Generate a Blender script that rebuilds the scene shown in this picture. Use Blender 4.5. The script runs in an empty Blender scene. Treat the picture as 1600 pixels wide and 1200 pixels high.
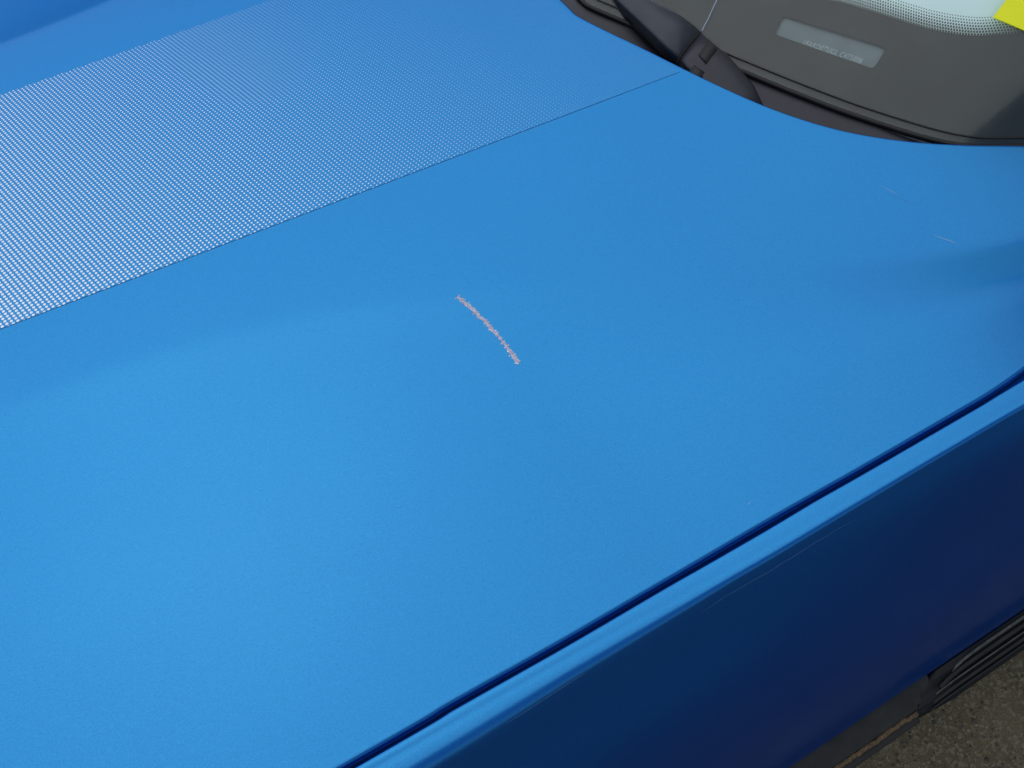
import bpy, math, random
import numpy as np
from mathutils import Vector, Matrix
from mathutils.geometry import delaunay_2d_cdt

# ------------------------------------------------------------------ camera, sky, sun, exposure
# car axes: +X to the rear, +Y to the passenger side, +Z up, metres, ground at z = 0
scene = bpy.context.scene
COL = scene.collection

cam_data = bpy.data.cameras.new("camera")
cam = bpy.data.objects.new("camera", cam_data)
COL.objects.link(cam)
scene.camera = cam
PITCH, YAW = math.radians(56.0), math.radians(29.4)
cam.location = (0.0, 0.0, 1.65)
cam.rotation_euler = (math.radians(90) - PITCH, 0.0, -YAW)
cam_data.sensor_fit = 'HORIZONTAL'
cam_data.angle = 2 * math.atan(800.0 / 1350.0)
cam_data.clip_start = 0.02
cam_data.clip_end = 2000.0

SUN_EL, SUN_AZ = math.radians(73), math.radians(328)
world = bpy.data.worlds.new("World")
scene.world = world
world.use_nodes = True
wn, wl = world.node_tree.nodes, world.node_tree.links
bg = wn["Background"]
sky = wn.new("ShaderNodeTexSky")
sky.sky_type = 'NISHITA'
sky.sun_disc = False
sky.sun_elevation = SUN_EL
sky.sun_rotation = SUN_AZ
sky.air_density = 1.0
sky.dust_density = 0.8
sky.ozone_density = 1.0
wl.new(sky.outputs[0], bg.inputs[0])
bg.inputs[1].default_value = 0.072

sd = bpy.data.lights.new("sun", 'SUN')
sd.energy = 1.5
sd.angle = math.radians(118)
sd.color = (1.0, 0.98, 0.95)
sun = bpy.data.objects.new("sun", sd)
COL.objects.link(sun)
sdir = Vector((math.sin(SUN_AZ) * math.cos(SUN_EL), math.cos(SUN_AZ) * math.cos(SUN_EL), math.sin(SUN_EL)))
sun.rotation_euler = sdir.to_track_quat('Z', 'Y').to_euler()

scene.render.engine = 'CYCLES'
scene.render.resolution_x, scene.render.resolution_y = 1024, 768
scene.view_settings.view_transform = 'Standard'
scene.view_settings.look = 'None'
scene.view_settings.exposure = 0.21
scene.view_settings.gamma = 1.0
scene.cycles.max_bounces = 8
scene.cycles.transparent_max_bounces = 12

R = random.Random(7)
rng = np.random.default_rng(11)

# ------------------------------------------------------------------ material helpers
def new_mat(name):
    m = bpy.data.materials.new(name)
    m.use_nodes = True
    return m, m.node_tree.nodes, m.node_tree.links, m.node_tree.nodes["Principled BSDF"]

def mix_rgb(n, l, fac, a, b):
    x = n.new("ShaderNodeMix"); x.data_type = 'RGBA'
    for sock, v in ((x.inputs[0], fac), (x.inputs[6], a), (x.inputs[7], b)):
        if hasattr(v, "links"): l.new(v, sock)
        elif isinstance(v, (int, float)): sock.default_value = v
        else: sock.default_value = (*v, 1)
    return x.outputs[2]

def noise(n, l, scale, detail=2, rough=.5, coord='Object'):
    tc = n.new("ShaderNodeTexCoord"); t = n.new("ShaderNodeTexNoise")
    t.inputs['Scale'].default_value = scale; t.inputs['Detail'].default_value = detail
    t.inputs['Roughness'].default_value = rough
    l.new(tc.outputs[coord], t.inputs['Vector'])
    return t.outputs['Fac']

def ramp(n, l, src, a, b):
    r = n.new("ShaderNodeMapRange")
    l.new(src, r.inputs[0]); r.inputs[1].default_value = a; r.inputs[2].default_value = b
    return r.outputs[0]

def bump(n, l, p, h, strength, dist):
    b = n.new("ShaderNodeBump"); b.inputs['Strength'].default_value = strength
    b.inputs['Distance'].default_value = dist
    l.new(h, b.inputs['Height']); l.new(b.outputs[0], p.inputs['Normal'])

PAINT_A, PAINT_B = (0.022, 0.300, 0.58), (0.038, 0.400, 0.74)
PAINT_NAVY = (0.001, 0.016, 0.42)
PAINT_ROUGH, COAT, NAVY_SHARE = 0.31, 0.36, 0.31

def paint_shader(n, l, p):
    """blue metallic base coat: reflecting flakes over a deep navy pigment, both under a clear coat"""
    f = ramp(n, l, noise(n, l, 900, 3, .7), .32, .68)
    broad = ramp(n, l, noise(n, l, 5, 2), .3, .7)
    l.new(mix_rgb(n, l, f, PAINT_A, PAINT_B), p.inputs['Base Color'])
    p.inputs['Metallic'].default_value = 1.0
    p.inputs['Specular Tint'].default_value = (.05, .36, .74, 1)
    r = n.new("ShaderNodeMapRange"); l.new(broad, r.inputs[0])
    r.inputs[3].default_value = PAINT_ROUGH - .02; r.inputs[4].default_value = PAINT_ROUGH + .03
    l.new(r.outputs[0], p.inputs['Roughness'])
    q = n.new("ShaderNodeBsdfPrincipled")
    q.inputs['Base Color'].default_value = (*PAINT_NAVY, 1); q.inputs['Roughness'].default_value = .6
    q.inputs['Specular IOR Level'].default_value = 0.0
    for b in (p, q):
        b.inputs['Coat Weight'].default_value = COAT
        b.inputs['Coat Roughness'].default_value = 0.13
    m = n.new("ShaderNodeMixShader"); m.inputs[0].default_value = NAVY_SHARE
    l.new(p.outputs[0], m.inputs[1]); l.new(q.outputs[0], m.inputs[2])
    return m.outputs[0]

def make_paint():
    m, n, l, p = new_mat("blue_metallic_paint")
    l.new(paint_shader(n, l, p), n["Material Output"].inputs[0])
    return m

def simple(name, col, rough=.5, var=.15, scale=60, metal=0.0, spec=.5, bmp=0.0, bscale=400):
    m, n, l, p = new_mat(name)
    f = ramp(n, l, noise(n, l, scale, 4, .6), .3, .7)
    lo = tuple(c * (1 - var) for c in col); hi = tuple(min(1, c * (1 + var)) for c in col)
    l.new(mix_rgb(n, l, f, lo, hi), p.inputs['Base Color'])
    p.inputs['Roughness'].default_value = rough; p.inputs['Metallic'].default_value = metal
    p.inputs['Specular IOR Level'].default_value = spec
    if bmp: bump(n, l, p, noise(n, l, bscale, 3), bmp, .0006)
    return m

M = {}
M['paint'] = make_paint()

def make_decal():
    """flat print on a thin film: square grid of white dots that shrink towards the windshield"""
    m, n, l, p = new_mat("dotted_stripe_film")
    film = paint_shader(n, l, p)
    tc = n.new("ShaderNodeTexCoord"); sep = n.new("ShaderNodeSeparateXYZ")
    l.new(tc.outputs['Object'], sep.inputs[0])
    def math_(op, a, b=None):
        q = n.new("ShaderNodeMath"); q.operation = op
        for i, v in enumerate((a, b)):
            if v is None: continue
            if hasattr(v, "links"): l.new(v, q.inputs[i])
            else: q.inputs[i].default_value = v
        return q.outputs[0]
    # lattice vectors of the print (metres)
    v1, v2 = (.00455, .00112), (.00104, -.00388)
    det = v1[0] * v2[1] - v1[1] * v2[0]
    X, Y = sep.outputs[0], sep.outputs[1]
    u = math_('ADD', math_('MULTIPLY', X, v2[1] / det), math_('MULTIPLY', Y, -v2[0] / det))
    v = math_('ADD', math_('MULTIPLY', X, -v1[1] / det), math_('MULTIPLY', Y, v1[0] / det))
    fu = math_('SUBTRACT', math_('FRACT', u), .5); fv = math_('SUBTRACT', math_('FRACT', v), .5)
    dx = math_('ADD', math_('MULTIPLY', fu, v1[0]), math_('MULTIPLY', fv, v2[0]))
    dy = math_('ADD', math_('MULTIPLY', fu, v1[1]), math_('MULTIPLY', fv, v2[1]))
    d = math_('SQRT', math_('ADD', math_('MULTIPLY', dx, dx), math_('MULTIPLY', dy, dy)))
    along = math_('ADD', X, math_('MULTIPLY', math_('SUBTRACT', Y, .68), .40))
    rad = math_('MAXIMUM', math_('SUBTRACT', .00114, math_('MULTIPLY', along, .0020)), .00010)
    k = n.new("ShaderNodeMapRange"); k.inputs[3].default_value = 1; k.inputs[4].default_value = 0
    l.new(math_('SUBTRACT', d, rad), k.inputs[0])
    k.inputs[1].default_value = -.00012; k.inputs[2].default_value = .00012
    w = n.new("ShaderNodeBsdfPrincipled")
    w.inputs['Base Color'].default_value = (.92, .95, .97, 1); w.inputs['Roughness'].default_value = .45
    g = n.new("ShaderNodeBsdfPrincipled")                # the film itself, a thin greyish veil
    g.inputs['Base Color'].default_value = (.20, .30, .42, 1); g.inputs['Roughness'].default_value = .4
    v_ = n.new("ShaderNodeMixShader"); v_.inputs[0].default_value = .06
    l.new(film, v_.inputs[1]); l.new(g.outputs[0], v_.inputs[2])
    mx = n.new("ShaderNodeMixShader"); l.new(k.outputs[0], mx.inputs[0])
    l.new(v_.outputs[0], mx.inputs[1]); l.new(w.outputs[0], mx.inputs[2])
    l.new(mx.outputs[0], n["Material Output"].inputs[0])
    return m
M['decal'] = make_decal()
M['decal_edge'] = simple("film_edge", (.01, .15, .44), .4, .2)
M['plastic'] = simple("black_cowl_plastic", (.010, .011, .018), .38, .3, 40, bmp=.25, bscale=700)
M['arm'] = simple("satin_black_wiper_paint", (.016, .022, .032), .34, .3, 50)
M['rubber'] = simple("black_rubber", (.006, .006, .007), .6, .3, 90)
M['seam'] = simple("deep_black_seam", (.003, .003, .004), .8, .2)
M['frit'] = simple("black_ceramic_frit", (.014, .017, .015), .45, .35, 22, spec=.5)
M['dash'] = simple("charcoal_dashboard", (.02, .02, .022), .7, .3, 80, bmp=.4)
M['trim_grey'] = simple("weathered_grey_trim", (.036, .036, .033), .8, .2, 25, bmp=.5, bscale=500, spec=.2)
M['step'] = simple("black_step_plastic", (.006, .007, .008), .45, .4, 70, bmp=.4, spec=.25)
M['step_rib'] = simple("pale_step_rib", (.075, .078, .062), .6, .45, 90, bmp=.4)  # paler ribs on the black step
M['tag'] = simple("yellow_card", (.93, .95, .003), .6, .03, 30)
M['ink'] = simple("brown_black_ink", (.10, .075, .005), .6, .1)
M['sheet'] = simple("pale_sheet", (.84, .99, .94), .6, .03, 12)
M['vin'] = simple("grey_plate", (.16, .19, .19), .5, .1, 40)
M['vin_text'] = simple("pale_lettering", (.40, .46, .47), .5, .2, 300)
M['interior'] = simple("dark_interior", (.012, .012, .013), .8, .3)
M['tyre'] = simple("tyre_rubber", (.012, .012, .012), .8, .3)
M['rim'] = simple("alloy_rim", (.32, .33, .34), .45, .1, 20, metal=.3)
M['tinted'] = simple('tinted_glass', (.01, .011, .012), .08, .1)
M['glint'] = simple('white_glint_flake', (.88, .86, .88), .4, .06, 900)  # white colour standing in for specular highlights on the scratch
M['hair'] = simple("hairline_scratch", (.42, .55, .68), .7, .2, 900)
M['hair_dim'] = simple("dull_scratch_and_glint", (.10, .19, .32), .7, .3, 900)

def make_glass():
    m, n, l, p = new_mat("windshield_glass")
    n.remove(p)
    out = n["Material Output"]
    tr = n.new("ShaderNodeBsdfTransparent"); tr.inputs[0].default_value = (.90, .965, .95, 1)
    gl = n.new("ShaderNodeBsdfGlossy"); gl.inputs['Roughness'].default_value = .16
    df = n.new("ShaderNodeBsdfDiffuse"); df.inputs[0].default_value = (.50, .50, .43, 1)
    lw = n.new("ShaderNodeLayerWeight"); lw.inputs[0].default_value = .5
    pw = n.new("ShaderNodeMath"); pw.operation = 'POWER'; l.new(lw.outputs['Facing'], pw.inputs[0]); pw.inputs[1].default_value = 5
    fr = n.new("ShaderNodeMapRange"); l.new(pw.outputs[0], fr.inputs[0])
    fr.inputs[3].default_value = .045; fr.inputs[4].default_value = 1.0
    mx = n.new("ShaderNodeMixShader"); l.new(fr.outputs[0], mx.inputs[0])
    l.new(tr.outputs[0], mx.inputs[1]); l.new(gl.outputs[0], mx.inputs[2])
    # a thin uneven film of dust
    d = n.new("ShaderNodeMapRange"); l.new(noise(n, l, 14, 6, .65), d.inputs[0])
    d.inputs[1].default_value = .35; d.inputs[2].default_value = .75
    d.inputs[3].default_value = .012; d.inputs[4].default_value = .045
    m2 = n.new("ShaderNodeMixShader"); l.new(d.outputs[0], m2.inputs[0])
    l.new(mx.outputs[0], m2.inputs[1]); l.new(df.outputs[0], m2.inputs[2])
    l.new(m2.outputs[0], out.inputs[0])
    return m
M['glass'] = make_glass()

def make_scratch():
    m, n, l, p = new_mat("chipped_paint_flakes")
    a = ramp(n, l, noise(n, l, 420, 3, .7), .40, .62)
    b = ramp(n, l, noise(n, l, 1300, 2, .7), .35, .65)
    c = mix_rgb(n, l, a, (.54, .44, .48), (.86, .83, .85))
    l.new(mix_rgb(n, l, b, c, (.52, .50, .64)), p.inputs['Base Color'])
    p.inputs['Roughness'].default_value = .55
    return m
M['scratch'] = make_scratch()

def make_asphalt():
    m, n, l, p = new_mat("asphalt")
    vor = n.new("ShaderNodeTexVoronoi"); vor.inputs['Scale'].default_value = 190
    tc = n.new("ShaderNodeTexCoord"); l.new(tc.outputs['Object'], vor.inputs['Vector'])
    sep = n.new("ShaderNodeSeparateColor"); l.new(vor.outputs['Color'], sep.inputs[0])
    st = ramp(n, l, sep.outputs[0], .55, 1.0)
    broad = ramp(n, l, noise(n, l, 9, 5, .6), .35, .65)
    base = mix_rgb(n, l, broad, (.115, .096, .046), (.18, .138, .072))
    c = mix_rgb(n, l, st, base, (.27, .235, .15))
    fine = ramp(n, l, noise(n, l, 420, 3, .7), .3, .75)
    l.new(mix_rgb(n, l, fine, c, (.034, .032, .022)), p.inputs['Base Color'])
    p.inputs['Roughness'].default_value = .9
    bump(n, l, p, vor.outputs['Distance'], .8, .003)
    return m
M['asphalt'] = make_asphalt()

def make_pebble():
    m, n, l, p = new_mat("asphalt_aggregate")
    at = n.new("ShaderNodeAttribute"); at.attribute_name = "tone"; at.attribute_type = 'GEOMETRY'
    cr = n.new("ShaderNodeValToRGB"); l.new(at.outputs['Fac'], cr.inputs[0])
    e = cr.color_ramp.elements
    e[0].color = (.030, .028, .022, 1); e[1].color = (.55, .52, .44, 1); e[1].position = 1
    for pos, col in ((.45, (.08, .072, .05)), (.75, (.15, .125, .085)), (.9, (.27, .20, .16))):
        q = e.new(pos); q.color = (*col, 1)
    l.new(cr.outputs[0], p.inputs['Base Color']); p.inputs['Roughness'].default_value = .85
    return m
M['pebble'] = make_pebble()

# ------------------------------------------------------------------ mesh helpers
def link(name, verts, faces, mat, parent=None, smooth=True):
    me = bpy.data.meshes.new(name)
    me.from_pydata([tuple(map(float, v)) for v in verts], [], faces)
    me.validate()
    if smooth:
        me.polygons.foreach_set('use_smooth', [True] * len(me.polygons))
    me.materials.append(mat); me.update()
    o = bpy.data.objects.new(name, me)
    COL.objects.link(o)
    if parent: o.parent = parent
    return o

def grid_faces(nu, nv, flip=False):
    f = []
    for i in range(nu - 1):
        for j in range(nv - 1):
            a, b, c_, d = i * nv + j, (i + 1) * nv + j, (i + 1) * nv + j + 1, i * nv + j + 1
            f.append((a, d, c_, b) if flip else (a, b, c_, d))
    return f

def tag(o, label=None, cat=None, group=None, kind=None):
    for k, v in (('label', label), ('category', cat), ('group', group), ('kind', kind)):
        if v: o[k] = v
    return o

def interp(v, pts):
    return float(np.interp(v, [p[0] for p in pts], [p[1] for p in pts]))

def spline(pts, n):
    """Catmull-Rom through points (any dimension), n samples"""
    P = np.array(pts, float)
    P = np.vstack([2 * P[0] - P[1], P, 2 * P[-1] - P[-2]])
    out = []
    for t in np.linspace(0, len(P) - 3 - 1e-9, n):
        i = int(t); f = t - i
        a, b, c_, d = P[i:i + 4]
        out.append(.5 * (2 * b + (c_ - a) * f + (2 * a - 5 * b + 4 * c_ - d) * f * f + (3 * b - a - 3 * c_ + d) * f ** 3))
    return np.array(out)

def tube(path, rad, seg=8):
    """closed tube round a polyline; rad one number or one per point"""
    P = [Vector(p) for p in path]; vs, fs = [], []
    rr = rad if hasattr(rad, '__len__') else [rad] * len(P)
    for i, p in enumerate(P):
        t = (P[min(i + 1, len(P) - 1)] - P[max(i - 1, 0)]).normalized()
        s = t.cross(Vector((0, 0, 1)))
        s = s.normalized() if s.length > 1e-6 else Vector((1, 0, 0))
        u = s.cross(t)
        for k in range(seg):
            a = 2 * math.pi * k / seg
            vs.append(p + (s * math.cos(a) + u * math.sin(a)) * rr[i])
    for i in range(len(P) - 1):
        for k in range(seg):
            k2 = (k + 1) % seg
            fs.append((i * seg + k, i * seg + k2, (i + 1) * seg + k2, (i + 1) * seg + k))
    fs.append(tuple(range(seg))[::-1]); fs.append(tuple((len(P) - 1) * seg + k for k in range(seg)))
    return vs, fs

def sweep(path, section, cap=True):
    """section: list of (across, up) swept along a path in plan; section points in order round a closed loop"""
    P = [Vector(p) for p in path]; vs, fs = [], []; n = len(section)
    for i, p in enumerate(P):
        t = (P[min(i + 1, len(P) - 1)] - P[max(i - 1, 0)]).normalized()
        s = t.cross(Vector((0, 0, 1))).normalized(); u = s.cross(t)
        for a, b in section: vs.append(p + s * a + u * b)
    for i in range(len(P) - 1):
        for k in range(n):
            k2 = (k + 1) % n
            fs.append((i * n + k, i * n + k2, (i + 1) * n + k2, (i + 1) * n + k))
    if cap:
        fs.append(tuple(range(n))[::-1]); fs.append(tuple((len(P) - 1) * n + k for k in range(n)))
    return vs, fs

# ------------------------------------------------------------------ the car's surfaces as height fields
CY = .87                                           # centre line of the car
CREASE = [(-1.2, .64), (-.6, .63), (-.2, .597), (-.0247, .5768), (.0954, .5499), (.223, .5054), (.31, .4726), (.4538, .4103),
          (.5762, .3568), (.6739, .3204), (.7795, .2886), (.95, .25), (1.2, .215)]
CS = spline(CREASE, 400)
def crease_y(x): return float(np.interp(x, CS[:, 0], CS[:, 1]))
GAP = [(-1.2, .215), (-.8, .186), (-.057, .1787), (.0424, .1788), (.1484, .1774), (.2574, .1774), (.358, .1763), (.4625, .1730), (.574, .1711), (.6142, .1714), (.659, .1748),
       (.75, .186), (.85, .200), (.95, .216), (1.05, .233), (1.2, .26)]
GS = spline(GAP, 240)
def gap_y(x): return float(np.interp(x, GS[:, 0], GS[:, 1]))

FOLD = .33
FT = np.linspace(0, 1, 200)                        # height of the fold between character line and gap, as a fraction of that width
_sl = np.interp(FT, [0, .40, .66, 1], [1, 1, -.12, -.12])
_sl = np.convolve(np.pad(_sl, 8, mode='edge'), np.hanning(17) / np.hanning(17).sum(), 'same')[8:-8]
FG = np.cumsum(_sl) / 200; FG = FG - FG[0]
def hood_z(x, y):
    yy = abs(y - CY)
    z = 1.0 - .055 * (yy / .695) ** 2 + .03 * x - .035 * max(0, -x - .1) ** 2
    e = yy - (CY - crease_y(x))                    # distance outside the character line
    t = e / .005
    e = .005 * (math.log1p(math.exp(t)) if t < 30 else t)
    z -= .0078 * (1 - math.exp(-e / .075))
    u = min(1, max(0, (x - .24) / .50)); u = u * u * (3 - 2 * u)   # a fold that deepens towards the rear corner
    W = max(.03, crease_y(x) - gap_y(x))
    return z + FOLD * u * W * float(np.interp(e / W, FT, FG))

REAR = [(.235, 1.105), (.26, 1.062), (.30, .995), (.34, .937), (.3798, .8712), (.4151, .8077), (.4548, .7486), (.5031, .6966), (.564, .6532), (.6381, .617),
        (.7222, .5836), (.775, .5626), (.8137, .5497), (.83, .5490), (CY, .5490)]
RS = spline(REAR, 300)
def rear_x(y):
    return float(np.interp(CY - abs(y - CY), RS[:, 0], RS[:, 1]))

SEAL = [(0.0, 1.70), (.15, 1.32), (.25, 1.12), (.30, 1.03), (.35, .945), (.39, .870), (.4295, .8095), (.509, .7548), (.5787, .7181), (.6636, .679), (.7813, .627), (.85, .597), (CY, .594)]
SS = spline(SEAL, 300)
def seal_x(y): return float(np.interp(CY - abs(y - CY), SS[:, 0], SS[:, 1]))
SEAL_Z = .992
def glass_z(x, y): return SEAL_Z + .72 * (x - seal_x(y))

# ------------------------------------------------------------------ ground
g = 120.0
ground = link("ground", [(-g, -g, 0), (g, -g, 0), (g, g, 0), (-g, g, 0)], [(0, 1, 2, 3)], M['asphalt'], smooth=False)
tag(ground, "dark brown-grey asphalt with pale stone specks beside the car", None, kind='structure')

N = 16000
px = rng.uniform(.25, 1.7, N); py = rng.uniform(-.9, .14, N)
sz = rng.lognormal(math.log(.0018), .48, N).clip(.0007, .006)
octa = np.array([(1, 0, 0), (0, 1, 0), (-1, 0, 0), (0, -1, 0), (0, 0, 1), (0, 0, -1)], float)
of = [(0, 1, 4), (1, 2, 4), (2, 3, 4), (3, 0, 4), (1, 0, 5), (2, 1, 5), (3, 2, 5), (0, 3, 5)]
V = octa[None] * (sz[:, None, None] * rng.uniform(.55, 1.35, (N, 6, 1)))
ang = rng.uniform(0, 6.28, N); ca, sa = np.cos(ang)[:, None], np.sin(ang)[:, None]
X = V[:, :, 0] * ca - V[:, :, 1] * sa; Y = V[:, :, 0] * sa + V[:, :, 1] * ca
V = np.stack([X + px[:, None], Y + py[:, None], V[:, :, 2] * .6 + (sz * .15)[:, None]], -1).reshape(-1, 3)
F = (np.array(of)[None] + (np.arange(N) * 6)[:, None, None]).reshape(-1, 3)
me = bpy.data.meshes.new("aggregate"); me.from_pydata(V.tolist(), [], F.tolist()); me.update()
at = me.attributes.new("tone", 'FLOAT', 'POINT')
at.data.foreach_set('value', np.repeat(rng.beta(1.5, 2.0, N), 6).astype(np.float32))
me.materials.append(M['pebble'])
agg = bpy.data.objects.new("aggregate", me); COL.objects.link(agg)
tag(agg, "loose stone specks bedded in the dark asphalt", "gravel", kind='stuff')

# ------------------------------------------------------------------ the car
car = bpy.data.objects.new("car", None)
car.location = (0, CY, 0); COL.objects.link(car)
tag(car, "blue car with a dotted white hood stripe and a scratch on the hood", "car")
def part(o, parent=None):
    """keep the world place, hang the part under the car or one of its parts"""
    o.parent = parent or car
    o.matrix_parent_inverse = Matrix.Translation(-Vector(car.location)) if o.parent is car else Matrix.Identity(4)
    return o

# hood: top surface, rolled edge and flange in one mesh
XF = -1.15
XR = {}
def hood_xy(w, u):
    """w 1 near edge .. -1 far edge, u 0 front .. 1 rear"""
    lo, hi = .3, 1.25
    for _ in range(0 if w in XR else 40):
        m = (lo + hi) / 2
        y = CY - (CY - gap_y(m)) * w
        if m < rear_x(y): lo = m
        else: hi = m
    xr = XR.setdefault(w, lo)
    x = XF + (xr - XF) * u
    return x, CY - (CY - gap_y(x)) * w

NW, NU = 300, 260
ws = [1 - 2 * (.5 - .5 * math.cos(math.pi * k / (NW - 1)) * 1.0) for k in range(NW)]
ws = [.5 * a + .5 * (1 - 2 * k / (NW - 1)) for k, a in enumerate(ws)]
us = [1 - (1 - k / (NU - 1)) ** 1.15 for k in range(NU)]
roll = [(.0009, .00012), (.0020, .0006), (.0030, .0014), (.0037, .0026), (.0040, .0042), (.0040, .012), (.0038, .014)]
rear_roll = [(.0009, .00012), (.0019, .0006), (.0027, .0014), (.0032, .0026), (.0033, .0040), (.0032, .010), (.0, .016)]
base = [[None] * NU for _ in range(NW)]
for i, w in enumerate(ws):
    for j, u in enumerate(us):
        x, y = hood_xy(w, u)
        base[i][j] = Vector((x, y, hood_z(x, y)))
rows = []
for i in range(NW):
    r = [p.copy() for p in base[i]]
    a = base[max(i - 1, 0)][-1]; b = base[min(i + 1, NW - 1)][-1]
    t = (b - a); nrm = Vector((t.y, -t.x, 0)).normalized()
    if nrm.x < 0: nrm = -nrm
    for o_, d_ in rear_roll: r.append(base[i][-1] + nrm * o_ - Vector((0, 0, d_)))
    rows.append(r)
pre = [[p + Vector((0, -o_, -d_)) for p in rows[0]] for o_, d_ in roll][::-1]
post = [[p + Vector((0, o_, -d_)) for p in rows[-1]] for o_, d_ in roll]
allr = pre + rows + post
hood = part(link("hood", [p for r in allr for p in r], grid_faces(len(allr), len(allr[0]), True), M['paint']))
tag(hood, "sky-blue metallic hood with a dotted stripe and a chipped scratch")

# dotted stripe film on the hood
def dec_near(x): return .6825 - .028 * (x + .1)
def dec_far(x): return 1.0455 + .030 * (x + .0)
ND, NX = 60, 220
vs = []
for j in range(ND):
    t = j / (ND - 1)
    for k in range(NX):
        x = XF + .05
        y0 = dec_near(x) * (1 - t) + dec_far(x) * t
        xr = rear_x(.66 + (1.05 - .66) * t) - .006
        if t < .02: xr = min(xr, .60)
        x = x + (xr - x) * k / (NX - 1)
        y = dec_near(x) * (1 - t) + dec_far(x) * t
        vs.append((x, y, hood_z(x, y) + .00035))
decal = part(link("stripe_decal", vs, grid_faces(ND, NX, True), M['decal']), hood)
tag(decal, "translucent film stripe printed with shrinking white dots")
path = [(x, dec_near(x) - .0003, hood_z(x, dec_near(x)) + .00012) for x in np.linspace(-1.0, .52, 120)]
de = part(link("decal_edge", *tube(path, .00015, 6), M['decal_edge']), hood)
path = [(x, dec_far(x) + .0003, hood_z(x, dec_far(x)) + .00012) for x in np.linspace(-1.0, .57, 120)]
de = part(link("decal_edge", *tube(path, .00010, 6), M['decal_edge']), hood)

# chipped scratch on the hood
SCR = [(.2219, .5042), (.2257, .4937), (.2291, .4851), (.2311, .4763), (.2335, .4653), (.2349, .4564), (.2369, .4472), (.2383, .4354), (.2385, .4264), (.2396, .4189), (.2398, .4139)]
cs = spline(SCR, 150)
vs, fs = [], []
for i, (x, y) in enumerate(cs):
    a = cs[max(i - 1, 0)]; b = cs[min(i + 1, len(cs) - 1)]; t = (b - a) / np.linalg.norm(b - a); nn = np.array((-t[1], t[0]))
    end = (1 + .45 * max(0, (i - 105) / 45)) * min(1, .45 + i / 6, .45 + (len(cs) - 1 - i) / 5)
    h = (.0012 + .0005 * math.sin(i * .9) + R.uniform(-.0004, .0005)) * end
    for s_ in (-1, -.45, .0, .5, 1):
        q = np.array((x, y)) + nn * s_ * h * R.uniform(.8, 1.15)
        top = 0 if abs(s_) == 1 else R.uniform(.0002, .0011)
        vs.append((q[0], q[1], hood_z(*q) + .00003 + top))
scr = part(link("paint_scratch", vs, grid_faces(len(cs), 5), M['scratch'], smooth=False), hood)
tag(scr, "pinkish-white chipped scratch across the hood")
for cnt, lo_, hi_, spread, mat_ in ((240, .0006, .0016, .0011, 'scratch'), (80, .0006, .0014, .0010, 'glint')):  # pinkish paint flakes, then white ones painted as highlights
    vs, fs = [], []
    for k in range(cnt):
        i = min(len(cs) - 1, max(0, int(R.choice((8, 20, 34, 60, 78, 118, 134, 146)) + R.gauss(0, 3)))) if mat_ == 'glint' else R.randrange(len(cs))
        x, y = cs[i]
        s_ = R.uniform(lo_, hi_); ox, oy = R.gauss(0, spread), R.gauss(0, spread)
        b0 = len(vs); zz = hood_z(x + ox, y + oy)
        for dx, dy, dz in ((1, 0, .1), (0, 1, .1), (-1, 0, .1), (0, -1, .1), (R.uniform(-.5, .5), R.uniform(-.5, .5), 1)):
            vs.append((x + ox + dx * s_ * R.uniform(.5, 1.3), y + oy + dy * s_ * R.uniform(.5, 1.3), zz + dz * s_ * R.uniform(.4, 1.1)))
        fs += [(b0, b0 + 1, b0 + 4), (b0 + 1, b0 + 2, b0 + 4), (b0 + 2, b0 + 3, b0 + 4), (b0 + 3, b0, b0 + 4)]
    fl = part(link("flakes_and_glints", vs, fs, M[mat_], smooth=False), hood); fl['kind'] = 'stuff'

def hairline(name, a, b, r, mat, zf, parent, n=14, wob=.0):
    pts = []
    for k in range(n):
        t = k / (n - 1)
        x = a[0] + (b[0] - a[0]) * t + R.uniform(-wob, wob); y = a[1] + (b[1] - a[1]) * t + R.uniform(-wob, wob)
        pts.append((x, y, zf(x, y) + r * .2))
    rr = [r * (.25 + .75 * math.sin(math.pi * min(1, max(0, k / (n - 1))))) for k in range(n)]
    return part(link(name, *tube(pts, rr, 5), mat), parent)
for a, b, r, m_ in (((.6901, .4121), (.6984, .3938), .00020, 'hair'), ((.6904, .4000), (.7056, .3743), .00014, 'hair_dim'),
                    ((.6948, .3365), (.7097, .3157), .00028, 'hair'), ((.3476, .1929), (.3526, .1941), .00016, 'hair')):
    hairline("hairline_scratch", a, b, r, M[m_], hood_z, hood)

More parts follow.
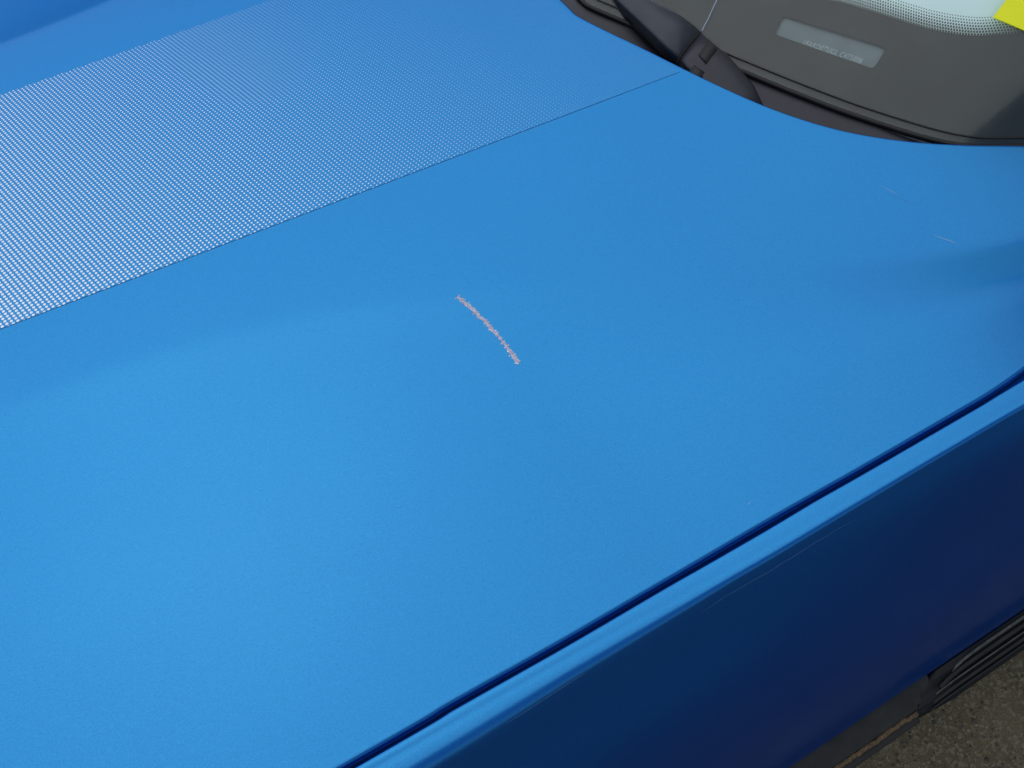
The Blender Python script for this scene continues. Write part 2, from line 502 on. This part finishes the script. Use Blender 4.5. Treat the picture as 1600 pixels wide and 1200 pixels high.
# fenders: inner flange, narrow top strip, rolled edge, bulging side
def arch_z(x):
    d = .38 ** 2 - (x + .47) ** 2
    return max(.27, .33 + math.sqrt(d)) if d > 0 else .27
def strip_y(x): return interp(x, [(-1.2, .172), (-.03, .1622), (.14, .160), (.245, .1564), (.343, .1531), (.447, .1507), (.557, .1480), (.636, .1465), (.8, .149), (1.1, .160)])
def fend_in(x): return min(gap_y(x) - .0075, interp(x, [(-1.2, .20), (-.05, .1718), (.04, .1728), (.146, .1720), (.2536, .1700), (.354, .1678), (.460, .1670), (.5706, .1640), (.610, .1637), (.652, .1641), (.75, .176), (1.2, .25)]))
def fender_section(x):
    yi = fend_in(x); zf = hood_z(x, yi) - .0035
    ys = strip_y(x); rr = interp(x, [(-.2, .030), (.05, .022), (.3, .010), (.6, .006)])
    pts = [(yi + .0005, zf - .020), (yi + .0003, zf - .012), (yi, zf - .0022), (yi - .0004, zf - .0009), (yi - .0012, zf - .0002), (yi - .003, zf)]
    for k in range(1, 7):
        t = k / 7
        pts.append((yi - .003 + (ys + .001 - yi + .003) * t, zf - .0016 * t * t))
    z0 = zf - .0016
    th_end = math.radians(62)
    for k in range(0, 10):
        th = th_end * k / 9
        pts.append((ys - rr * math.sin(th), z0 - rr * (1 - math.cos(th))))
    y1, z1 = pts[-1]
    side = spline([(y1, z1), (y1 - .020, z1 - .045), (.088, .80), (.052, .66), (.026, .50), (.0135, .38), (.0115, .315), (.020, .275), (.05, .25)], 40)
    zb = arch_z(x)
    if zb > .28:
        keep = [p for p in side if p[1] > zb]
        yb = float(np.interp(zb, side[::-1, 1], side[::-1, 0]))
        cur = np.array(keep + [(yb, zb)])
        L = np.concatenate([[0], np.cumsum(np.linalg.norm(np.diff(cur, axis=0), axis=1))])
        tt = np.linspace(0, L[-1], 40)
        side = np.stack([np.interp(tt, L, cur[:, 0]), np.interp(tt, L, cur[:, 1])], 1)
    return pts + [tuple(p) for p in side[1:]]
xs = list(np.linspace(-1.15, 1.02, 260))
secs = [fender_section(x) for x in xs]
vs = [(x, y, z) for x, s_ in zip(xs, secs) for y, z in s_]
fender = part(link("fender", vs, grid_faces(len(xs), len(secs[0]), True), M['paint']))
tag(fender, "near front fender, its dark side bulging below a narrow bright top edge")
vs = [(x, 2 * CY - y, z) for x, y, z in vs]
part(link("fender", vs, grid_faces(len(xs), len(secs[0])), M['paint']))
# gutter under each hood gap
for sgn in (1, -1):
    vs = []
    for x in xs:
        y0 = gap_y(x); z0 = hood_z(x, y0)
        for dy, dz in ((-.014, -.013), (-.004, -.018), (.010, -.018), (.02, -.014)):
            y = y0 + dy
            vs.append((x, y if sgn == 1 else 2 * CY - y, z0 + dz))
    part(link("hood_gutter", vs, grid_faces(len(xs), 4, sgn == 1), M['paint']))

# fender shoulder: one long fine scratch, and one highlight drawn as a thin line
def fender_point(x, k):
    y, z = fender_section(x)[k]; return Vector((x, y, z))
def fender_line(pix, r, mat, name="shoulder_scratch_and_glint"):
    pts = []
    for i, (x, k) in enumerate(pix):
        k0 = int(k); f = k - k0
        p = fender_point(x, k0).lerp(fender_point(x, k0 + 1), f)
        q = (fender_point(x, k0 + 1) - fender_point(x, k0)); nn = Vector((0, q.z, -q.y)).normalized()
        if nn.y > 0: nn = -nn
        pts.append(p + nn * (r * .25))
    rr = [r * (.3 + .7 * math.sin(math.pi * i / (len(pts) - 1)) ** .5) * R.uniform(.7, 1.15) for i in range(len(pts))]
    return part(link(name, *tube(pts, rr, 5), M[mat]), fender)
fender_line([(x, 22.3 + .05 * math.sin(x * 60) + .05 * math.sin(x * 210) + R.uniform(-.03, .03)) for x in np.linspace(.265, .43, 50)], .00011, 'hair_dim')
fender_line([(x, 20.6 + .06 * math.sin(x * 80)) for x in np.linspace(.075, .15, 24)], .00012, 'hair_dim')  # highlight on the shoulder, drawn as a pale line

# cowl panel between hood and glass
NWc, NUc = 160, 10
vs = []
for i in range(NWc):
    y = .20 + (2 * CY - .40) * i / (NWc - 1)
    x0, x1 = rear_x(y) - .05, seal_x(y) - .002
    if x1 < x0 + .045: x1 = x0 + .045
    for j in range(NUc):
        t = j / (NUc - 1)
        zc = .962 + (.989 - .962) * (t ** .8)
        vs.append((x0 + (x1 - x0) * t, y, min(zc, hood_z(rear_x(y), y) - .016)))
part(link("cowl_panel", vs, grid_faces(NWc, NUc, True), M['plastic']))

# windshield
GY0, GY1 = .12, 2 * CY - .12
NG, NT = 140, 60
vs = []
for i in range(NG):
    y = GY0 + (GY1 - GY0) * i / (NG - 1)
    for j in range(NT):
        t = j / (NT - 1)
        x = seal_x(y) + .001 + t * (1.02 - .25 * (seal_x(y) - .6))
        vs.append((x, y, glass_z(x, y) - .030 * t * t))
shield = part(link("windshield", vs, grid_faces(NG, NT, True), M['glass']))
tag(shield, "dusty windshield with a black dotted border")
shield.visible_shadow = True

# ceramic border printed on the inside of the glass, with a clear window for the plate
FR = [(.871, .742), (.78, .7470), (.735, .7550), (.6708, .7710), (.6260, .7964), (.5867, .8168), (.5373, .8428), (.5032, .8671), (.4811, .8898), (.4628, .9125), (.444, .950), (.415, 1.02), (.37, 1.15), (.30, 1.36)]
frit_curve = spline([(x, y) for y, x in FR], 120)          # (x, y) along the edge of the solid black
win = [(.7473, .6637), (.8052, .5520), (.7863, .5443), (.7313, .6550)]
def rounded(poly, r, n=5):
    out = []
    for i in range(len(poly)):
        p0, p, p1 = map(np.array, (poly[i - 1], poly[i], poly[(i + 1) % len(poly)]))
        a = p + (p0 - p) / np.linalg.norm(p0 - p) * r; b = p + (p1 - p) / np.linalg.norm(p1 - p) * r
        for k in range(n):
            t = k / (n - 1); out.append(tuple((1 - t) ** 2 * a + 2 * t * (1 - t) * p + t * t * b))
    return out
win = rounded(win, .005)
def inside(p, poly):
    x, y = p; r = False; j = len(poly) - 1
    for i in range(len(poly)):
        xi, yi = poly[i]; xj, yj = poly[j]
        if (yi > y) != (yj > y) and x < (xj - xi) * (y - yi) / (yj - yi) + xi: r = not r
        j = i
    return r
outer = [tuple(p) for p in frit_curve]
inner = [(seal_x(y) + .003, y) for y in np.linspace(.20, .87, 90)]
outline = outer + inner
pts = [Vector(p) for p in outline + win]
edges = [(i, (i + 1) % len(outline)) for i in range(len(outline))] + [(len(outline) + i, len(outline) + (i + 1) % len(win)) for i in range(len(win))]
for x in np.arange(.58, 1.45, .02):
    for y in np.arange(.13, .88, .02):
        if inside((x, y), outline) and not inside((x, y), win): pts.append(Vector((x, y)))
rv, re_, rf, *_ = delaunay_2d_cdt(pts, edges, [], 0, 1e-5)
keep = []
for f in rf:
    cx = sum(rv[i].x for i in f) / len(f); cyy = sum(rv[i].y for i in f) / len(f)
    if inside((cx, cyy), outline) and not inside((cx, cyy), win): keep.append(tuple(f))
def under_glass(x, y, d):
    t = (x - seal_x(y) - .001) / (1.02 - .25 * (seal_x(y) - .6))
    return glass_z(x, y) - .030 * t * t - d
frit = part(link("frit_band", [(v.x, v.y, under_glass(v.x, v.y, .003)) for v in rv], keep, M['frit']), shield)
tag(frit, "solid black border of the windshield with a clear slot for the number plate")
mv = [(v.x, 2 * CY - v.y, under_glass(v.x, v.y, .003)) for v in rv if True]
part(link("frit_band", mv, [f[::-1] for f in keep], M['frit']), shield)

# shrinking dots along the black border
vs, fs = [], []
P = frit_curve
L = np.concatenate([[0], np.cumsum(np.linalg.norm(np.diff(P, axis=0), axis=1))])
pitch = .0030
for row in range(7):
    for s_ in np.arange((row % 2) * pitch / 2, L[-1] * .85, pitch):
        x = np.interp(s_, L, P[:, 0]); y = np.interp(s_, L, P[:, 1])
        x2 = np.interp(s_ + .002, L, P[:, 0]); y2 = np.interp(s_ + .002, L, P[:, 1])
        t = np.array((x2 - x, y2 - y)); t /= np.linalg.norm(t) + 1e-9; nn = np.array((-t[1], t[0]))
        if nn[0] < 0 and x < .95: nn = -nn
        if nn @ np.array((1.0, .55)) < 0: nn = -nn
        q = np.array((x, y)) + nn * (.0008 + row * pitch * .80)
        r = .00135 * (1 - row / 9.5) ** .8
        b0 = len(vs)
        for k in range(7):
            a = k * 2 * math.pi / 7; vx, vy = q[0] + r * math.cos(a), q[1] + r * math.sin(a)
            vs.append((vx, vy, under_glass(vx, vy, .003)))
        fs.append(tuple(range(b0, b0 + 7)))
fd = part(link("frit_dots", vs, fs, M['frit'], smooth=False), shield); fd['kind'] = 'stuff'

# rubber seal along the glass foot and the thin moulding line above it
yl = np.linspace(.30, 2 * CY - .30, 140)
sp = [(seal_x(y) + .0005, y, SEAL_Z + .0012) for y in yl]
part(link("windshield_seal", *sweep(sp, [(-.0026, -.004), (.0026, -.004), (.0026, .0004), (.0012, .0014), (-.0012, .0014), (-.0026, .0004)]), M['rubber']), shield)
sp = [(seal_x(y) + .0105, y, under_glass(seal_x(y) + .0105, y, 0) + .0004) for y in yl]
part(link("glass_moulding", *tube(sp, .0011, 6), M['rubber']), shield)
cr = spline([(.7038, .7356), (.700, .7333), (.695, .7308), (.6914, .7286), (.686, .7255), (.681, .7234), (.6758, .7204)], 40)
cr = np.vstack([[(.79, .79)], [(.75, .7640)], cr])
pts = [(x, y, under_glass(x, y, -.0003)) for x, y in cr]
part(link("glass_crack", *tube(pts, .00055, 5), M['hair']), shield)

# dashboard and cabin floor behind the glass
vs = []
for i in range(40):
    y = .16 + (2 * CY - .32) * i / 39
    for j in range(14):
        t = j / 13; x = seal_x(y) + .01 + t * .62
        vs.append((x, y, min(.958 + .06 * math.sin(t * 2.2), under_glass(x, y, .02))))
part(link("dashboard", vs, grid_faces(40, 14, True), M['dash']))
vs = [(1.3, .1, .7), (1.3, 1.64, .7), (2.4, 1.64, .7), (2.4, .1, .7), (2.4, 1.64, 1.5), (2.4, .1, 1.5)]
part(link("cabin_back", vs, [(0, 1, 2, 3), (3, 2, 4, 5)], M['interior'], smooth=False))

# number plate on the dashboard, seen through the clear slot
pa, pb, pd = np.array((.7473, .6637)), np.array((.8052, .5520)), np.array((.7313, .6550))
ex = (pb - pa) / np.linalg.norm(pb - pa); ey = pa - pd; eh = np.linalg.norm(ey); ey = ey / eh
pm = (pb + pd) / 2
def plate_pt(s, t, h=0):
    """s along, t up the plate, which lies close under the glass"""
    q = pm + ex * s + ey * t
    return Vector((q[0], q[1], under_glass(q[0], q[1], .0065 - h)))
sec = []
for s, t in ((-.074, -.030), (.074, -.030), (.074, .030), (-.074, .030)): sec.append((s, t))
sec = rounded(sec, .005)
n_ = len(sec)
vs = [plate_pt(s, t, 0) for s, t in sec] + [plate_pt(s, t, -.0012) for s, t in sec]
fs = [tuple(range(n_)), tuple(range(n_, 2 * n_))[::-1]] + [(k, n_ + k, n_ + (k + 1) % n_, (k + 1) % n_) for k in range(n_)]
vin = part(link("number_plate", vs, fs, M['vin'], smooth=False))
tag(vin, "small grey identification plate behind the slot in the black border")
cu = bpy.data.curves.new("lettering", 'FONT'); cu.body = "1FARD0TUGL C475808"; cu.size = .0068; cu.align_x = 'CENTER'
cu.shear = .18; cu.space_character = 1.08; cu.offset = .00012
tmp = bpy.data.objects.new("lettering_tmp", cu); COL.objects.link(tmp)
dg = bpy.context.evaluated_depsgraph_get()
tm = bpy.data.meshes.new_from_object(tmp.evaluated_get(dg))
bpy.data.objects.remove(tmp)
for v in tm.vertices:
    v.co = plate_pt(v.co.x + .008, v.co.y - .0085, .0006)
tm.materials.clear(); tm.materials.append(M['vin_text'])
tx = bpy.data.objects.new("lettering", tm); COL.objects.link(tx); part(tx, vin)

# wiper arm with its end cap
def prism(path, prof):
    return sweep(path, prof)
def loft(secs):
    n = len(secs[0]); vs = [p for s in secs for p in s]; fs = []
    for i in range(len(secs) - 1):
        for k in range(n):
            k2 = (k + 1) % n; fs.append((i * n + k, i * n + k2, (i + 1) * n + k2, (i + 1) * n + k))
    fs.append(tuple(range(n))[::-1]); fs.append(tuple((len(secs) - 1) * n + k for k in range(n)))
    return vs, fs
def arm_sec(xl, xr, yl_, yr_, z, h):
    """rounded-top cross-section from its front edge to its rear edge"""
    out = []
    for t, u in ((0, -.8), (0, .35), (.02, .62), (.07, .80), (.5, 1.0), (.90, .88), (.97, .70), (1, .45), (1, -.8)):
        out.append(Vector((xl + (xr - xl) * t, yl_ + (yr_ - yl_) * t, z + h * (u - 1))))
    return out
wip = part(link("wiper_arm", *loft([
    arm_sec(.6185, .6735, .692, .722, 1.0135, .011), arm_sec(.6190, .6720, .74, .765, 1.0135, .011),
    arm_sec(.6195, .6680, .83, .800 + .05, 1.0140, .011), arm_sec(.6200, .6560, .95, .96, 1.016, .010), arm_sec(.6220, .6420, 1.15, 1.155, 1.019, .009), arm_sec(.6260, .6360, 1.34, 1.345, 1.020, .007)]), M['arm']))
tag(wip, "broad satin black wiper arm over the cowl")
part(link("seam", *loft([
    arm_sec(.6185, .6745, .6885, .7185, 1.0128, .012), arm_sec(.6185, .6740, .6925, .7225, 1.0128, .012)]), M['seam']), wip)
cap = part(link("end_cap", *loft([
    arm_sec(.640, .672, .560, .575, .984, .006), arm_sec(.632, .681, .600, .618, .998, .012), arm_sec(.6225, .679, .645, .668, 1.009, .013),
    arm_sec(.6190, .6745, .672, .700, 1.0115, .012), arm_sec(.6188, .6738, .6880, .7180, 1.0120, .012)]), M['plastic']), wip)
part(link("cap_recess", *loft([
    arm_sec(.640, .668, .664, .680, 1.0130, .004), arm_sec(.640, .668, .680, .696, 1.0136, .004)]), M['rubber']), wip)
part(link("pivot_nut", *loft([
    arm_sec(.6155, .633, .646, .655, 1.0085, .010), arm_sec(.6150, .6325, .664, .673, 1.0095, .010)]), M['rubber']), wip)

# rocker trim under the fender and the ribbed side step
xs2 = np.linspace(-.05, .735, 60)
sec = [(.030, .30), (.012, .305), (.004, .304), (-.012, .300), (-.0185, .297), (-.020, .294), (-.020, .26), (.03, .26)]
def trim_end(y): return .690 + (y + .02) / .028 * .05
vs = []
for x in xs2:
    for y, z in sec: vs.append((min(x, trim_end(y)), y, z))
fs = []
n_ = len(sec)
for i in range(len(xs2) - 1):
    for k in range(n_):
        k2 = (k + 1) % n_; fs.append((i * n_ + k, (i + 1) * n_ + k, (i + 1) * n_ + k2, i * n_ + k2))
fs.append(tuple(range(n_)))
trim = part(link("rocker_trim", vs, fs, M['trim_grey']))
tag(trim, "weathered grey trim strip with a rusty lower edge")
def make_rust():
    m, n, l, p = new_mat("tan_worn_edge")
    f = ramp(n, l, noise(n, l, 160, 5, .7), .35, .65)
    s = mix_rgb(n, l, f, (.045, .038, .028), (.20, .12, .045)); l.new(s, p.inputs['Base Color'])
    p.inputs['Roughness'].default_value = .85; bump(n, l, p, noise(n, l, 500, 3), .6, .001); return m
M['rust'] = make_rust()
sp = [(x, -.0225 + R.uniform(-.0010, .0010), .292 + R.uniform(-.001, .001)) for x in np.linspace(-.05, .688, 90)]
part(link("worn_edge", *sweep(sp, [(-.003, -.012), (.0042, -.012), (.0045, -.002), (.002, .002), (-.002, .0025)]), M['rust']), trim)
sp = [(x, -.0315, .284) for x in np.linspace(-.05, .688, 40)]
part(link("lower_lip", *sweep(sp, [(-.007, -.02), (.0045, -.02), (.0045, -.003), (.002, 0), (-.006, .003)]), M['trim_grey']), trim)

# step body: rounded slanted front end, then straight
def step_x0(y): return .690 + max(0, (y + .020)) / .028 * .052
secs = []
for t in list(np.linspace(0, 1, 14) ** 1.4 * .09) + list(np.linspace(.1, 1.4, 20)):
    e = min(1, math.sqrt(min(1, t / .07 + .02)))
    s_ = []
    for y, z in ((.024, .27), (.020, .300), (.009, .312), (-.001, .306), (-.012, .296), (-.024, .289), (-.033, .284), (-.0355, .278), (-.0355, .255), (.02, .25)):
        yy = .024 + (y - .024) * (1 if y > 0 else (.86 + .14 * e)); zz = .25 + (z - .25) * (.72 + .28 * e)
        s_.append(Vector((step_x0(y) + t, yy, zz)))
    secs.append(s_)
step = part(link("side_step", *loft(secs), M['step'], smooth=False))
tag(step, "ribbed black side step starting behind the grey trim")
for y, z, w_, x0, x1, mat in ((.0025, .3095, .0022, .775, 2.0, 'step_rib'), (-.0065, .3045, .0028, .745, 2.0, 'trim_grey'), (-.0150, .2975, .0012, .735, 2.0, 'step_rib'),
                             (-.0225, .2930, .0024, .725, 1.0, 'trim_grey'), (-.0290, .2895, .0012, .715, 2.0, 'trim_grey')):
    bend = .006 if y > -.01 else .002
    sp = [(x, y - bend * math.exp(-(x - x0) / .022), z - .010 * math.exp(-(x - x0) / .020) + R.uniform(-.0002, .0002)) for x in np.concatenate([np.linspace(x0, x0 + .07, 14), np.linspace(x0 + .08, x1, 14)])]
    part(link("rib", *sweep(sp, [(-w_, -.006), (w_, -.006), (w_, .0006), (w_ * .6, .0018), (-w_ * .6, .0018), (-w_, .0006)]), M[mat], smooth=False), step)

# the rest of the body that stands round the view: door, pillar, roof, mirror, wheel
def door_sec(x):
    s_ = fender_section(1.02)[18:]
    return [(x, y, z) for y, z in s_]
dx = np.linspace(1.026, 2.2, 8)
ds = [door_sec(x) for x in dx]
part(link("door", [p for s in ds for p in s], grid_faces(len(dx), len(ds[0]), True), M['paint']))
for sgn in (1, -1):
    vs, fs = sweep([(1.06, .165, .93), (1.16, .170, 1.04), (1.36, .195, 1.28), (1.55, .235, 1.52), (1.75, .275, 1.70), (2.3, .29, 1.76)], [(-.03, -.02), (.03, -.02), (.035, .01), (.015, .03), (-.02, .03)])
    if sgn == -1: vs = [Vector((v.x, 2 * CY - v.y, v.z)) for v in vs]; fs = [f[::-1] for f in fs]
    part(link("windshield_pillar", vs, fs, M['paint']))
    vs = [(1.22, .15, .94), (2.3, .14, .96), (2.3, .285, 1.75), (1.76, .27, 1.69), (1.56, .23, 1.50), (1.36, .19, 1.26)]
    fs = [(0, 1, 2, 3, 4, 5)]
    if sgn == -1: vs = [(x, 2 * CY - y, z) for x, y, z in vs]; fs = [f[::-1] for f in fs]
    part(link("door_window", vs, fs, M['tinted'], smooth=False))
vs = []
for i in range(24):
    y = .27 + (2 * CY - .54) * i / 23
    for j in range(10):
        t = j / 9; vs.append((1.58 + .79 * t, y, 1.60 + .16 * math.sin(t * 1.57) + .05 * (1 - ((y - CY) / .60) ** 2)))
part(link("roof", vs, grid_faces(24, 10, True), M['paint']))
secs = []
for t, r in ((0, .35), (.15, .75), (.4, .95), (.8, 1.0), (1, .96)):
    secs.append([Vector((1.16 + .11 * t, -.02 + .11 * r * math.cos(a), 1.06 + .075 * r * math.sin(a))) for a in np.linspace(0, 2 * math.pi, 21)[:-1]])
mir = part(link("door_mirror", *loft(secs), M['paint']))
part(link("mirror_arm", *tube([(1.22, .05, 1.03), (1.24, .12, .99), (1.25, .17, .96)], .022, 10), M['plastic']), mir)
prof = [(.20, .0), (.23, .0), (.30, .01), (.335, .05), (.335, .16), (.30, .20), (.22, .20)]
vs, fs = [], []
for k in range(48):
    a = 2 * math.pi * k / 48
    for r, w_ in prof: vs.append((-.47 + r * math.cos(a), .045 + w_, .337 + r * math.sin(a)))
n_ = len(prof)
for k in range(48):
    for j in range(n_ - 1):
        k2 = (k + 1) % 48; fs.append((k * n_ + j, k * n_ + j + 1, k2 * n_ + j + 1, k2 * n_ + j))
wh = part(link("tyre", vs, fs, M['tyre']))
vs, fs = [], []
for k in range(40):                                # dished wheel disc with a raised hub
    a = 2 * math.pi * k / 40
    for r, w_ in ((.03, .062), (.05, .075), (.13, .098), (.17, .085), (.20, .055), (.215, .050)):
        q = w_ + (.022 if k % 8 in (3, 4, 5) and .1 < r < .19 else 0)
        vs.append((-.47 + r * math.cos(a), q, .337 + r * math.sin(a)))
for k in range(40):
    for j in range(5):
        k2 = (k + 1) % 40; fs.append((k * 6 + j, k * 6 + j + 1, k2 * 6 + j + 1, k2 * 6 + j))
fs.append(tuple(k * 6 for k in range(40)))
part(link("rim", vs, fs, M['rim']), wh)
vs = []
for k in range(25):
    a = math.pi * k / 24
    for y in (.04, .30): vs.append((-.47 + .395 * math.cos(a), y, .33 + .395 * math.sin(a)))
part(link("wheel_liner", vs, grid_faces(25, 2), M['interior']))

# ------------------------------------------------------------------ loose things on and behind the glass
o = np.array((.8897, .4967)); e1 = np.array((.9074, .5012)) - o; e2 = np.array((.9063, .4637)) - o
e1 = e1 / np.linalg.norm(e1) * .085; e2 = e2 / np.linalg.norm(e2) * .12
def tag_pt(s, t, h):
    q = o + e1 * s + e2 * t
    return (q[0], q[1], under_glass(q[0], q[1], -h - .006 * s * (1 - s)))
vs = [tag_pt(i / 9, j / 9, .0022) for i in range(10) for j in range(10)] + [tag_pt(i / 9, j / 9, .0014) for i in range(10) for j in range(10)]
fs = grid_faces(10, 10, True) + [tuple(100 + v for v in f[::-1]) for f in grid_faces(10, 10, True)]
rim_ = [i * 10 for i in range(10)] + [90 + j for j in range(1, 10)] + [i * 10 + 9 for i in range(8, -1, -1)] + [j for j in range(8, 0, -1)]
fs += [(rim_[k], rim_[(k + 1) % len(rim_)], 100 + rim_[(k + 1) % len(rim_)], 100 + rim_[k]) for k in range(len(rim_))]
card = link("yellow_card", vs, fs, M['tag'], smooth=False)
tag(card, "bright yellow card lying on the windshield at the corner of the view", "card")
mk = link("printed_mark", [tag_pt(s, t, .0026) for s, t in ((.30, .095), (.30, .42), (.345, .42), (.345, .095))], [(0, 1, 2, 3)], M['ink'], card, smooth=False)

vs = []
for i in range(30):
    t = i / 29; y = .42 + .75 * t
    for j in range(14):
        u = j / 13; x = .745 + u * .50
        vs.append((x, y, min(under_glass(x, y, .016), 1.35)))
for i in range(30):
    t = i / 29; y = .42 + .75 * t
    for j in range(14):
        u = j / 13; x = .745 + u * .50
        vs.append((x, y, min(under_glass(x, y, .018), 1.35)))
f1 = grid_faces(30, 14, True)
sheet = link("sunshade_sheet", vs, f1 + [tuple(420 + k for k in f[::-1]) for f in f1], M['sheet'])
tag(sheet, "pale blue-white sheet standing behind the clear glass above the black border", "sheet")
